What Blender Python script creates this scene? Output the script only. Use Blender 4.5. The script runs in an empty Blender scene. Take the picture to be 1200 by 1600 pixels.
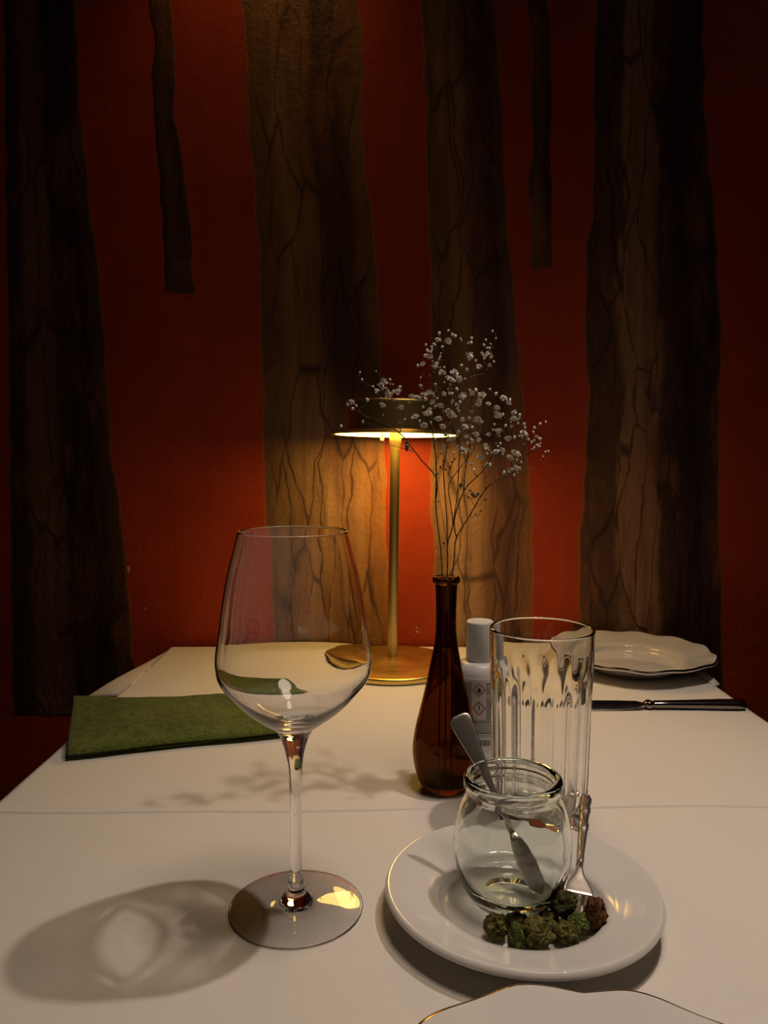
import bpy, bmesh, math, random
from mathutils import Vector, Matrix, noise

# ------------------------------------------------------------------ camera, world, lights, exposure
scene = bpy.context.scene
COL = scene.collection
TZ = 0.75                      # table height
EYE = TZ + 0.2874
PITCH = math.radians(4.3)
WALL_Y = 1.142

cam_d = bpy.data.cameras.new('camera')
cam_d.sensor_fit = 'VERTICAL'
cam_d.sensor_height = 24.0
cam_d.lens = 24.0 * 1200.0 / 1600.0
cam_d.clip_start = 0.02
cam = bpy.data.objects.new('camera', cam_d)
cam.location = (0, 0, EYE)
cam.rotation_euler = (math.radians(90) - PITCH, 0, 0)
COL.objects.link(cam)
scene.camera = cam

world = bpy.data.worlds.new('world')
scene.world = world
world.use_nodes = True
world.node_tree.nodes['Background'].inputs[0].default_value = (1.0, 0.72, 0.50, 1)
world.node_tree.nodes['Background'].inputs[1].default_value = 0.008


def light(name, kind, loc, target, energy, color, **kw):
    d = bpy.data.lights.new(name, kind)
    d.energy = energy
    d.color = color
    for k, v in kw.items():
        setattr(d, k, v)
    o = bpy.data.objects.new(name, d)
    o.location = loc
    o.rotation_euler = (Vector(target) - Vector(loc)).to_track_quat('-Z', 'Y').to_euler()
    COL.objects.link(o)
    return o


# ceiling spot that throws the sharp shadows to the left
key = light('ceiling_spot', 'SPOT', (0.40, 0.63, TZ + 1.16), (0.14, 0.52, TZ), 16.8, (1.0, 0.815, 0.68),
            shadow_soft_size=0.015, spot_size=math.radians(69), spot_blend=1.0)
key.data.cycles.is_caustics_light = True
# broad dim restaurant light over the near end of the table
fill = light('room_light', 'AREA', (0.22, 0.40, TZ + 1.35), (0.20, 0.38, TZ), 1.25, (1.0, 0.78, 0.60),
             shape='DISK', size=0.36, spread=math.radians(84))
fill.data.cycles.is_caustics_light = True
# small wall washer above the picture
wash = light('wall_washer', 'SPOT', (-0.165, 1.02, TZ + 1.22), (-0.165, 1.142, TZ + 0.80), 1.6, (1.0, 0.52, 0.15),
             shadow_soft_size=0.03, spot_size=math.radians(84), spot_blend=1.0)

scene.view_settings.view_transform = 'Standard'
scene.view_settings.look = 'None'
scene.view_settings.gamma = 1
scene.view_settings.use_curve_mapping = False
scene.view_settings.exposure = 0.0
cy = scene.cycles
cy.max_bounces = 20
cy.diffuse_bounces = 3
cy.glossy_bounces = 8
cy.transmission_bounces = 18
cy.transparent_max_bounces = 16
cy.caustics_refractive = True
cy.caustics_reflective = False
cy.blur_glossy = 0.6
cy.sample_clamp_indirect = 8
cy.use_denoising = True

# ------------------------------------------------------------------ helpers


def ray(px, py):
    x = (px - 600) / 1200.0
    y = -(py - 800) / 1200.0
    return x, math.cos(PITCH) + y * math.sin(PITCH), -math.sin(PITCH) + y * math.cos(PITCH)


def at_depth(px, py, D):
    a, b, c = ray(px, py)
    t = D / b
    return Vector((a * t, D, EYE + c * t))


def at_height(px, py, z):
    a, b, c = ray(px, py)
    t = (z + TZ - EYE) / c
    return Vector((a * t, b * t, z + TZ))


def mesh_obj(name, verts, faces, mat, parent=None, smooth=True, loc=None):
    me = bpy.data.meshes.new(name)
    me.from_pydata([tuple(v) for v in verts], [], faces)
    me.update()
    if smooth:
        me.polygons.foreach_set('use_smooth', [True] * len(me.polygons))
    if mat is not None:
        me.materials.append(mat)
    o = bpy.data.objects.new(name, me)
    COL.objects.link(o)
    if parent is not None:
        o.parent = parent
    if loc is not None:
        o.location = loc
    return o


def thing(name, label, cat, loc=(0, 0, 0), group=None, rot=(0, 0, 0)):
    o = bpy.data.objects.new(name, None)
    o.empty_display_size = 0.02
    COL.objects.link(o)
    o.location = loc
    o.rotation_euler = rot
    o['label'] = label
    o['category'] = cat
    if group:
        o['group'] = group
    return o


def spline(pts, n=6):
    """Catmull-Rom through a list of equal-length tuples."""
    out = []
    m = len(pts)
    for i in range(m - 1):
        p0 = pts[max(i - 1, 0)]
        p1 = pts[i]
        p2 = pts[i + 1]
        p3 = pts[min(i + 2, m - 1)]
        for k in range(n):
            t = k / n
            out.append(tuple(0.5 * (2 * b + (c - a) * t + (2 * a - 5 * b + 4 * c - d) * t * t +
                                    (-a + 3 * b - 3 * c + d) * t ** 3)
                             for a, b, c, d in zip(p0, p1, p2, p3)))
    out.append(tuple(pts[-1]))
    return out


def lathe(profile, segs=96, rfun=None):
    """Surface of revolution of (r, z); open ended unless r == 0."""
    V, F = [], []
    rings = []
    for (r, z) in profile:
        if r < 1e-7:
            rings.append([len(V)])
            V.append((0, 0, z))
        else:
            ring = []
            for k in range(segs):
                a = 2 * math.pi * k / segs
                rr, zz = (r, z) if rfun is None else rfun(r, z, a)
                ring.append(len(V))
                V.append((rr * math.cos(a), rr * math.sin(a), zz))
            rings.append(ring)
    for i in range(len(rings) - 1):
        A, B = rings[i], rings[i + 1]
        for k in range(segs):
            k2 = (k + 1) % segs
            if len(A) == 1 and len(B) == 1:
                continue
            if len(A) == 1:
                F.append((A[0], B[k2], B[k]))
            elif len(B) == 1:
                F.append((A[k], A[k2], B[0]))
            else:
                F.append((A[k], A[k2], B[k2], B[k]))
    return V, F


def loft(sections, segs=20, power=2.0, cap=True):
    """Sections (center, width_vec, thick_vec): rings of a superellipse joined into a body."""
    V, F = [], []
    for c, w, t in sections:
        c, w, t = Vector(c), Vector(w), Vector(t)
        for k in range(segs):
            a = 2 * math.pi * k / segs
            ca, sa = math.cos(a), math.sin(a)
            x = math.copysign(abs(ca) ** (2 / power), ca)
            y = math.copysign(abs(sa) ** (2 / power), sa)
            V.append(c + w * x + t * y)
    for i in range(len(sections) - 1):
        for k in range(segs):
            k2 = (k + 1) % segs
            F.append((i * segs + k, i * segs + k2, (i + 1) * segs + k2, (i + 1) * segs + k))
    if cap:
        F.append(tuple(reversed(range(segs))))
        F.append(tuple(range((len(sections) - 1) * segs, len(sections) * segs)))
    return V, F


def merge(parts):
    V, F = [], []
    for v, f in parts:
        n = len(V)
        V += list(v)
        F += [tuple(i + n for i in q) for q in f]
    return V, F


def tube(pts, radii, segs=5):
    V, F = [], []
    n = len(pts)
    for i, p in enumerate(pts):
        p = Vector(p)
        d = (Vector(pts[min(i + 1, n - 1)]) - Vector(pts[max(i - 1, 0)]))
        if d.length < 1e-9:
            d = Vector((0, 0, 1))
        d.normalize()
        u = d.cross(Vector((0.13, 0.97, 0.2))).normalized()
        w = d.cross(u)
        for k in range(segs):
            a = 2 * math.pi * k / segs
            V.append(p + (u * math.cos(a) + w * math.sin(a)) * radii[i])
    for i in range(n - 1):
        for k in range(segs):
            k2 = (k + 1) % segs
            F.append((i * segs + k, i * segs + k2, (i + 1) * segs + k2, (i + 1) * segs + k))
    F.append(tuple(reversed(range(segs))))
    F.append(tuple(range((n - 1) * segs, n * segs)))
    return V, F


def box(x0, x1, y0, y1, z0, z1, b=0.0):
    bm = bmesh.new()
    bmesh.ops.create_cube(bm, size=1)
    for v in bm.verts:
        v.co = Vector((x0 + (v.co.x + .5) * (x1 - x0), y0 + (v.co.y + .5) * (y1 - y0), z0 + (v.co.z + .5) * (z1 - z0)))
    if b:
        bmesh.ops.bevel(bm, geom=list(bm.edges), offset=b, segments=2, affect='EDGES', profile=0.5)
    bm.verts.index_update()
    V = [v.co.copy() for v in bm.verts]
    F = [tuple(v.index for v in f.verts) for f in bm.faces]
    bm.free()
    return V, F

# ------------------------------------------------------------------ materials


class NT:
    def __init__(s, name):
        s.m = bpy.data.materials.new(name)
        s.m.use_nodes = True
        s.t = s.m.node_tree
        s.t.nodes.clear()
        s.out = s.n('ShaderNodeOutputMaterial')
        s.p = s.n('ShaderNodeBsdfPrincipled')
        s.l(s.p.outputs[0], s.out.inputs[0])

    def n(s, kind, **kw):
        nd = s.t.nodes.new(kind)
        for k, v in kw.items():
            setattr(nd, k, v)
        return nd

    def l(s, a, b):
        s.t.links.new(a, b)

    def setp(s, **kw):
        for k, v in kw.items():
            s.p.inputs[k.replace('_', ' ')].default_value = v
        return s

    def math(s, op, a, b=None, c=None, clamp=False):
        nd = s.n('ShaderNodeMath', operation=op, use_clamp=clamp)
        for i, x in enumerate((a, b, c)):
            if x is None:
                continue
            if isinstance(x, (int, float)):
                nd.inputs[i].default_value = x
            else:
                s.l(x, nd.inputs[i])
        return nd.outputs[0]

    def noise(s, vec, scale, detail=3, rough=0.55):
        nd = s.n('ShaderNodeTexNoise')
        nd.inputs['Scale'].default_value = scale
        nd.inputs['Detail'].default_value = detail
        nd.inputs['Roughness'].default_value = rough
        if vec is not None:
            s.l(vec, nd.inputs['Vector'])
        return nd.outputs[0]

    def mapping(s, vec, scale=(1, 1, 1), loc=(0, 0, 0)):
        nd = s.n('ShaderNodeMapping')
        nd.inputs['Scale'].default_value = scale
        nd.inputs['Location'].default_value = loc
        s.l(vec, nd.inputs['Vector'])
        return nd.outputs[0]

    def ramp(s, fac, stops, interp='LINEAR'):
        nd = s.n('ShaderNodeValToRGB')
        cr = nd.color_ramp
        cr.interpolation = interp
        while len(cr.elements) < len(stops):
            cr.elements.new(0.5)
        for e, (p, c) in zip(cr.elements, stops):
            e.position = p
            e.color = (*c, 1) if len(c) == 3 else c
        s.l(fac, nd.inputs[0])
        return nd.outputs[0]

    def mix(s, fac, a, b, blend='MIX'):
        nd = s.n('ShaderNodeMix', data_type='RGBA', blend_type=blend)
        for sock, x in ((nd.inputs[0], fac), (nd.inputs[6], a), (nd.inputs[7], b)):
            if isinstance(x, (int, float)):
                sock.default_value = x
            elif isinstance(x, tuple):
                sock.default_value = (*x, 1)
            else:
                s.l(x, sock)
        return nd.outputs[2]

    def bump(s, h, strength, dist, prev=None):
        nd = s.n('ShaderNodeBump')
        nd.inputs['Strength'].default_value = strength
        nd.inputs['Distance'].default_value = dist
        s.l(h, nd.inputs['Height'])
        if prev is not None:
            s.l(prev, nd.inputs['Normal'])
        s.l(nd.outputs[0], s.p.inputs['Normal'])
        return nd.outputs[0]


def simple(name, color, rough=0.5, metal=0.0, **kw):
    t = NT(name)
    t.setp(Base_Color=(*color, 1), Roughness=rough, Metallic=metal, **kw)
    tc = t.n('ShaderNodeTexCoord')
    v = t.noise(tc.outputs['Object'], 60, 3)
    t.l(t.mix(t.math('MULTIPLY', v, 0.25), color, tuple(c * 0.8 for c in color)), t.p.inputs['Base Color'])
    return t.m


def glass(name, color=(1, 1, 1), ior=1.5, rough=0.0):
    m = bpy.data.materials.new(name)
    m.use_nodes = True
    nt = m.node_tree
    nt.nodes.clear()
    o = nt.nodes.new('ShaderNodeOutputMaterial')
    g = nt.nodes.new('ShaderNodeBsdfGlass')
    g.inputs['Color'].default_value = (*color, 1)
    g.inputs['Roughness'].default_value = rough
    g.inputs['IOR'].default_value = ior
    nt.links.new(g.outputs[0], o.inputs[0])
    return m


def plaster_bump(t, vec, k=1.0):
    a = t.noise(t.mapping(vec, (1, 1, 0.8)), 170, 4, 0.6)
    b = t.noise(vec, 30, 3, 0.5)
    h = t.math('ADD', t.math('MULTIPLY', a, 0.5), t.math('MULTIPLY', b, 0.9))
    t.bump(h, 0.75 * k, 0.0034)


def mat_wall():
    t = NT('red_painted_plaster')
    tc = t.n('ShaderNodeTexCoord').outputs['Object']
    v = t.noise(tc, 4, 4, 0.6)
    v2 = t.noise(t.mapping(tc, (1, 1, 0.25)), 14, 4, 0.6)
    c = t.ramp(t.math('ADD', t.math('MULTIPLY', v, 0.6), t.math('MULTIPLY', v2, 0.4)),
               [(0.3, (0.31, 0.030, 0.007)), (0.52, (0.42, 0.048, 0.010)), (0.72, (0.48, 0.062, 0.013))])
    t.l(c, t.p.inputs['Base Color'])
    t.setp(Roughness=0.62)
    t.p.inputs['Specular IOR Level'].default_value = 0.25
    plaster_bump(t, tc, 0.8)
    return t.m


def mat_trunk(name, stops, seed, crack=1.0, orange=0.10, low=None):
    """Painted bark on the wall: bands across the trunk (u), crack lines, brush streaks."""
    t = NT(name)
    tcn = t.n('ShaderNodeTexCoord')
    obj = tcn.outputs['Object']
    uv = tcn.outputs['UV']
    sep = t.n('ShaderNodeSeparateXYZ')
    t.l(uv, sep.inputs[0])
    u = sep.outputs[0]
    streak = t.noise(t.mapping(obj, (1, 1, 0.10), (seed, 0, seed * .3)), 42, 5, 0.65)
    blotch = t.noise(t.mapping(obj, (1, 1, 0.35), (seed * 2, 0, 0)), 16, 4, 0.6)
    uu = t.math('ADD', u, t.math('MULTIPLY', t.math('SUBTRACT', blotch, 0.5), 0.34))
    base = t.ramp(uu, stops, 'EASE')
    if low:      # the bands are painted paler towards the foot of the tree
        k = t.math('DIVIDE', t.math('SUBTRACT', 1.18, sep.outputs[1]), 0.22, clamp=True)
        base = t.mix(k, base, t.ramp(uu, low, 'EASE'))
    base = t.mix(t.math('MULTIPLY', t.math('SUBTRACT', streak, 0.42, clamp=True), 2.6, clamp=True), base,
                 (0.100, 0.040, 0.034))
    base = t.mix(t.math('MULTIPLY', t.math('SUBTRACT', blotch, 0.52, clamp=True), 2.4, clamp=True), base,
                 (0.34, 0.13, 0.045))
    # crack lines: long warped cells
    wn = t.n('ShaderNodeTexNoise')
    wn.inputs['Scale'].default_value = 13
    wn.inputs['Detail'].default_value = 2
    t.l(t.mapping(obj, (1, 1, 1), (seed * 3, 0, 0)), wn.inputs['Vector'])
    vm = t.n('ShaderNodeVectorMath', operation='SCALE')
    t.l(wn.outputs['Color'], vm.inputs[0])
    vm.inputs['Scale'].default_value = 0.034
    va = t.n('ShaderNodeVectorMath', operation='ADD')
    t.l(obj, va.inputs[0])
    t.l(vm.outputs[0], va.inputs[1])
    sc = t.mapping(va.outputs[0], (1, 0.0, 0.155), (seed * 1.7, 0, seed))
    vo = t.n('ShaderNodeTexVoronoi', feature='DISTANCE_TO_EDGE')
    vo.inputs['Scale'].default_value = 31
    t.l(sc, vo.inputs['Vector'])
    wid = t.math('MULTIPLY', t.noise(t.mapping(obj, (1, 1, 1), (0, 0, seed)), 22, 2), 0.16)
    wid = t.math('SUBTRACT', wid, 0.042)
    ln = t.math('SUBTRACT', 1.0, t.math('DIVIDE', vo.outputs['Distance'], t.math('MAXIMUM', wid, 0.004)), clamp=True)
    edge_fade = t.math('MULTIPLY', t.math('MULTIPLY', u, t.math('SUBTRACT', 1.0, u)), 9.0, clamp=True)
    ln = t.math('MULTIPLY', t.math('MULTIPLY', ln, edge_fade), 0.85 * crack, clamp=True)
    base = t.mix(ln, base, (0.035, 0.012, 0.010))
    # orange outline along both sides
    du = t.math('MINIMUM', u, t.math('SUBTRACT', 1.0, u))
    og = t.math('SUBTRACT', 1.0, t.math('DIVIDE', du, orange), clamp=True)
    og = t.math('MULTIPLY', og, t.math('ADD', 0.25, t.math('MULTIPLY', streak, 1.0)), clamp=True)
    base = t.mix(og, base, (0.47, 0.12, 0.018))
    t.l(base, t.p.inputs['Base Color'])
    t.setp(Roughness=0.58)
    t.p.inputs['Specular IOR Level'].default_value = 0.3
    plaster_bump(t, obj, 1.1)
    return t.m


def mat_cloth(name, color, dark, weave=1500, bumpk=0.25, wr=1.0, mottle=0.3):
    t = NT(name)
    tc = t.n('ShaderNodeTexCoord').outputs['Object']
    wx = t.n('ShaderNodeTexWave', wave_type='BANDS', bands_direction='X')
    wy = t.n('ShaderNodeTexWave', wave_type='BANDS', bands_direction='Y')
    for w in (wx, wy):
        w.inputs['Scale'].default_value = weave / 6.28
        w.inputs['Distortion'].default_value = 1.2
        w.inputs['Detail'].default_value = 1
        t.l(tc, w.inputs['Vector'])
    thr = t.math('MULTIPLY', t.math('ADD', wx.outputs['Fac'], wy.outputs['Fac']), 0.5)
    n1 = t.noise(t.mapping(tc, (1, 1, 1)), 9, 4, 0.6)
    n2 = t.noise(t.mapping(tc, (1.5, 13, 1)), 62, 3, 0.6)
    n3 = t.noise(t.mapping(tc, (13, 1.5, 1)), 62, 3, 0.6)
    f = t.math('ADD', t.math('MULTIPLY', n1, 0.3), t.math('MULTIPLY', t.math('ADD', n2, n3), 0.35))
    thr = t.math('ADD', t.math('MULTIPLY', thr, 0.4), t.math('MULTIPLY', t.math('ADD', n2, n3), 1.0))
    c = t.mix(t.math('MULTIPLY', t.math('SUBTRACT', f, 0.40, clamp=True), mottle * 7, clamp=True), color, dark)
    t.l(c, t.p.inputs['Base Color'])
    t.setp(Roughness=0.85)
    t.p.inputs['Sheen Weight'].default_value = 0.15
    t.p.inputs['Specular IOR Level'].default_value = 0.2
    b = t.bump(thr, bumpk, 0.0009)
    t.bump(t.noise(t.mapping(tc, (1, 2.2, 1)), 7, 5, 0.6), 0.25 * wr, 0.006, b)
    return t.m


def mat_brass():
    t = NT('brushed_brass')
    tc = t.n('ShaderNodeTexCoord').outputs['Object']
    v = t.noise(t.mapping(tc, (0.3, 0.3, 14)), 90, 4, 0.7)
    c = t.ramp(v, [(0.3, (0.66, 0.45, 0.13)), (0.7, (0.82, 0.60, 0.22))])
    t.l(c, t.p.inputs['Base Color'])
    t.setp(Metallic=1.0)
    t.l(t.math('ADD', 0.30, t.math('MULTIPLY', v, 0.12)), t.p.inputs['Roughness'])
    return t.m


def mat_steel(name, color=(0.42, 0.40, 0.37), rough=0.2):
    t = NT(name)
    tc = t.n('ShaderNodeTexCoord').outputs['Object']
    v = t.noise(tc, 160, 4, 0.7)
    t.l(t.mix(v, color, tuple(c * 0.75 for c in color)), t.p.inputs['Base Color'])
    t.setp(Metallic=1.0)
    t.l(t.math('ADD', rough - 0.05, t.math('MULTIPLY', v, 0.14)), t.p.inputs['Roughness'])
    return t.m


def mat_crumb(name, c1, c2, c3, seed):
    t = NT(name)
    tc = t.n('ShaderNodeTexCoord').outputs['Object']
    a = t.noise(t.mapping(tc, (1, 1, 1), (seed, 0, 0)), 260, 4, 0.65)
    t.l(t.ramp(a, [(0.36, c1), (0.5, c2), (0.66, c3)]), t.p.inputs['Base Color'])
    t.setp(Roughness=0.9)
    t.p.inputs['Specular IOR Level'].default_value = 0.15
    t.bump(t.noise(tc, 900, 5, 0.7), 0.8, 0.001)
    return t.m


M_WALL = mat_wall()
M_CLOTH = mat_cloth('white_table_linen', (0.74, 0.70, 0.645), (0.68, 0.635, 0.57), 2400, 0.18, 1.0, 0.3)
M_NAPKIN = mat_cloth('green_linen', (0.15, 0.185, 0.034), (0.030, 0.052, 0.008), 2200, 0.6, 0.8, 0.75)
M_BRASS = mat_brass()
M_GLASS = glass('clear_crystal', (1, 1, 1), 1.5)
M_JAR = glass('pressed_jar_glass', (0.965, 0.985, 0.97), 1.5)
M_TUMBLER = glass('pressed_tumbler_glass', (0.985, 0.985, 0.98), 1.5)
M_AMBER = glass('amber_glass', (0.50, 0.335, 0.175), 1.5)
M_STEEL = mat_steel('polished_cutlery_steel', (0.74, 0.70, 0.63), 0.36)
M_SILVER = mat_steel('silver_plated_fork', (0.70, 0.62, 0.56), 0.30)
M_KNIFE = mat_steel('dark_knife_steel', (0.30, 0.27, 0.25), 0.16)  # darker, smoother steel than the spoon and fork
M_EDGE_GOLD = mat_steel('gilt_plate_edge', (0.70, 0.50, 0.20), 0.15)
M_EDGE_DARK = mat_steel('worn_platinum_plate_edge', (0.10, 0.08, 0.07), 0.2)
M_PLASTIC = simple('white_plastic', (0.66, 0.66, 0.65), 0.38)
M_LABEL = simple('white_label_paper', (0.60, 0.58, 0.57), 0.5)
M_INK = simple('black_ink', (0.03, 0.03, 0.03), 0.5)
M_REDINK = simple('red_ink', (0.45, 0.03, 0.03), 0.5)
M_STEM = simple('dry_stem', (0.085, 0.055, 0.030), 0.7)
M_BUD = simple('dry_bud', (0.16, 0.14, 0.08), 0.8)
M_PETAL = simple('gypsophila_petal', (0.80, 0.76, 0.69), 0.8)
M_WOOD = simple('dark_table_wood', (0.06, 0.03, 0.015), 0.5)
M_FLOOR = simple('dark_floorboards', (0.05, 0.025, 0.012), 0.45)
M_CHIP = simple('chipped_plaster', (0.55, 0.45, 0.38), 0.9)
M_WASHER = simple('blackened_lamp_metal', (0.03, 0.03, 0.03), 0.5)


def mat_porcelain():
    t = NT('glazed_porcelain')
    tc = t.n('ShaderNodeTexCoord').outputs['Object']
    v = t.noise(tc, 12, 3)
    t.l(t.mix(v, (0.72, 0.70, 0.665), (0.69, 0.665, 0.63)), t.p.inputs['Base Color'])
    t.setp(Roughness=0.07)
    t.p.inputs['Coat Weight'].default_value = 0.3
    t.bump(t.noise(tc, 35, 2), 0.06, 0.002)
    return t.m


M_PORC = mat_porcelain()


def mat_glow(name, color, strength):
    m = bpy.data.materials.new(name)
    m.use_nodes = True
    nt = m.node_tree
    nt.nodes.clear()
    o = nt.nodes.new('ShaderNodeOutputMaterial')
    e = nt.nodes.new('ShaderNodeEmission')
    e.inputs[0].default_value = (*color, 1)
    e.inputs[1].default_value = strength
    nt.links.new(e.outputs[0], o.inputs[0])
    return m


M_GLOW = mat_glow('lamp_diffuser_light', (1.0, 0.585, 0.12), 12.0)

# ------------------------------------------------------------------ room
V, F = [], []
nx, nz = 90, 60
for j in range(nz + 1):
    for i in range(nx + 1):
        V.append((-2.2 + 4.4 * i / nx, 0, 2.65 * j / nz))
for j in range(nz):
    for i in range(nx):
        a = j * (nx + 1) + i
        F.append((a, a + 1, a + nx + 2, a + nx + 1))
n = len(V)
V += [(-2.2, 0.12, 0), (2.2, 0.12, 0), (2.2, 0.12, 2.65), (-2.2, 0.12, 2.65)]
F.append((n + 1, n, n + 3, n + 2))
wall = mesh_obj('wall_back', V, F, M_WALL, loc=(0, WALL_Y, 0))
wall['kind'] = 'structure'
fl = mesh_obj('floor', *box(-2.2, 2.2, -2.0, WALL_Y + .12, -0.05, 0.0), M_FLOOR, smooth=False)
fl['kind'] = 'structure'
ce = mesh_obj('ceiling', *box(-2.2, 2.2, -2.0, WALL_Y + .12, 2.65, 2.70), simple('dark_ceiling', (0.05, 0.035, 0.03), 0.9), smooth=False)
ce['kind'] = 'structure'

# painted trees: coats of paint standing a hair proud of the wall, outlines from the mural
DK = (0.020, 0.008, 0.006)
TR = [
    # left outline, right outline (photo rows), bark bands
    ([(5, 0), (8, 300), (12, 600), (15, 900), (18, 1116)],
     [(118, 0), (125, 150), (140, 300), (158, 450), (168, 560), (175, 700), (190, 800), (200, 900), (208, 1000), (216, 1060), (216, 1116)],
     [(0.0, (0.03, 0.012, 0.008)), (0.14, (0.06, 0.03, 0.012)), (0.22, (0.20, 0.10, 0.042)), (0.44, (0.17, 0.08, 0.034)), (0.54, DK), (0.78, DK), (0.9, (0.07, 0.03, 0.012))], 1.0, 0.06),
    ([(375, 0), (383, 60), (384, 130), (388, 200), (398, 300), (403, 400), (407, 550), (410, 650), (413, 800), (420, 900), (425, 1012), (425, 1116)],
     [(560, 0), (568, 60), (567, 150), (570, 250), (583, 340), (590, 420), (595, 540), (600, 620), (603, 760), (606, 900), (606, 1012), (606, 1116)],
     [(0.0, (0.17, 0.085, 0.03)), (0.14, (0.18, 0.09, 0.032)), (0.30, (0.30, 0.155, 0.06)), (0.48, (0.23, 0.11, 0.04)), (0.60, (0.07, 0.028, 0.014)), (0.78, (0.08, 0.032, 0.014)), (0.93, (0.24, 0.11, 0.04))], 1.0, 0.05),
    ([(655, 0), (662, 100), (665, 200), (667, 350), (672, 450), (672, 600), (673, 800), (678, 900), (680, 1012), (682, 1116)],
     [(775, 0), (780, 100), (787, 200), (793, 350), (803, 450), (812, 560), (820, 650), (828, 750), (833, 850), (833, 920), (830, 1012), (830, 1116)],
     [(0.0, (0.17, 0.085, 0.03)), (0.2, (0.25, 0.13, 0.055)), (0.42, (0.27, 0.14, 0.06)), (0.56, (0.12, 0.05, 0.03)), (0.80, (0.06, 0.025, 0.015)), (0.92, (0.14, 0.06, 0.025))], 0.9, 0.06),
    ([(930, 0), (926, 150), (926, 300), (915, 400), (912, 500), (918, 620), (912, 750), (905, 830), (903, 900), (905, 1012), (905, 1116)],
     [(1100, 0), (1103, 150), (1110, 270), (1118, 330), (1122, 420), (1128, 520), (1124, 650), (1125, 800), (1130, 1000), (1130, 1116)],
     [(0.0, (0.07, 0.032, 0.012)), (0.22, (0.11, 0.05, 0.02)), (0.29, (0.34, 0.18, 0.09)), (0.50, (0.31, 0.16, 0.08)), (0.58, (0.07, 0.03, 0.014)), (0.70, DK), (0.88, DK), (0.97, (0.06, 0.022, 0.010))], 1.0, 0.04),
    ([(232, 0), (240, 60), (238, 130), (243, 200), (250, 300), (256, 400), (257, 458)],
     [(268, 0), (275, 100), (273, 160), (285, 250), (295, 330), (301, 400), (302, 461)],
     [(0.0, (0.05, 0.02, 0.01)), (0.4, (0.10, 0.045, 0.018)), (0.8, (0.05, 0.02, 0.01))], 0.3, 0.05),
    ([(826, 0), (832, 100), (833, 200), (827, 300), (830, 420)],
     [(855, 0), (860, 60), (861, 200), (861, 350), (863, 421)],
     [(0.0, (0.06, 0.028, 0.012)), (0.35, (0.13, 0.065, 0.028)), (0.8, (0.05, 0.02, 0.01))], 0.3, 0.05),
]


def interp(pl, y):
    if y <= pl[0][1]:
        return pl[0][0]
    for (xa, ya), (xb, yb) in zip(pl, pl[1:]):
        if y <= yb:
            s = (y - ya) / (yb - ya)
            s = s * s * (3 - 2 * s)
            return xa + (xb - xa) * s
    return pl[-1][0]


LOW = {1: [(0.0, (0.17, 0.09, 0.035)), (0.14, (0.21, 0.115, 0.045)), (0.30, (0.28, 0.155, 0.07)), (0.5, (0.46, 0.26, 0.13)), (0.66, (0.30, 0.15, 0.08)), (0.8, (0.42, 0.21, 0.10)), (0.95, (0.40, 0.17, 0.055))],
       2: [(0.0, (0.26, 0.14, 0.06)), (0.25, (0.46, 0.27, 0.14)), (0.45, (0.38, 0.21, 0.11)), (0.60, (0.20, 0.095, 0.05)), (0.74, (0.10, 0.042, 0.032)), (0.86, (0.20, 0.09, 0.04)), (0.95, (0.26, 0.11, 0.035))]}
for k, (L, R, stops, crack, orng) in enumerate(TR):
    ybot = L[-1][1]
    rows = []
    y = -560.0
    while y < ybot:
        rows.append(y)
        y += 9
    rows.append(ybot)
    nu = 20
    V, F, UV = [], [], []
    for j, yy in enumerate(rows):
        pl = at_depth(interp(L, yy), max(yy, -560), WALL_Y)
        pr = at_depth(interp(R, yy), max(yy, -560), WALL_Y)
        jl = noise.noise((k * 7.3, yy * 0.022, 0)) * 0.0035 + noise.noise((k * 7.3, yy * 0.09, 5)) * 0.0012
        jr = noise.noise((k * 3.1, yy * 0.022, 9)) * 0.0035 + noise.noise((k * 3.1, yy * 0.09, 15)) * 0.0012
        for i in range(nu + 1):
            u = i / nu
            x = (pl.x + jl) * (1 - u) + (pr.x + jr) * u
            zz = pl.z + (noise.noise((x * 40, k, 0)) * 0.004 if j == len(rows) - 1 else 0)
            prof = 0.0009 * (1 - abs(2 * u - 1) ** 14)
            V.append((x, -prof - 0.0001, zz))
            UV.append((u, pl.z))
    W = nu + 1
    for j in range(len(rows) - 1):
        for i in range(nu):
            a = j * W + i
            F.append((a + W, a + W + 1, a + 1, a))
    nm = 'painted_tree_trunk' if k < 4 else 'painted_branch'
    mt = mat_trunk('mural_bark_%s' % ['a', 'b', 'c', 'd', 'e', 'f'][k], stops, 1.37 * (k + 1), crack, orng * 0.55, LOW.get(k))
    o = mesh_obj(nm, V, F, mt, wall)
    uvl = o.data.uv_layers.new(name='UVMap')
    for li, lp in enumerate(o.data.loops):
        uvl.data[li].uv = UV[lp.vertex_index]

for (px, py, s) in ((201, 889, 0.0042), (227, 951, 0.0022), (232, 895, 0.001), (228, 938, 0.001), (651, 981, 0.0018), (652, 987, 0.002)):
    p = at_depth(px, py, WALL_Y)
    bm = bmesh.new()
    bmesh.ops.create_icosphere(bm, subdivisions=2, radius=1)
    for v in bm.verts:
        q = noise.noise(v.co * 1.3 + Vector((px, 0, 0)))
        v.co = Vector((v.co.x * s * (0.55 + 0.6 * q), v.co.y * 0.0006, v.co.z * s * (0.9 + 0.8 * q)))
    me = bpy.data.meshes.new('paint_chip')
    bm.to_mesh(me)
    bm.free()
    me.materials.append(M_CHIP)
    o = bpy.data.objects.new('paint_chip', me)
    COL.objects.link(o)
    o.parent = wall
    o.location = (p.x, -0.0003, p.z)

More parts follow.
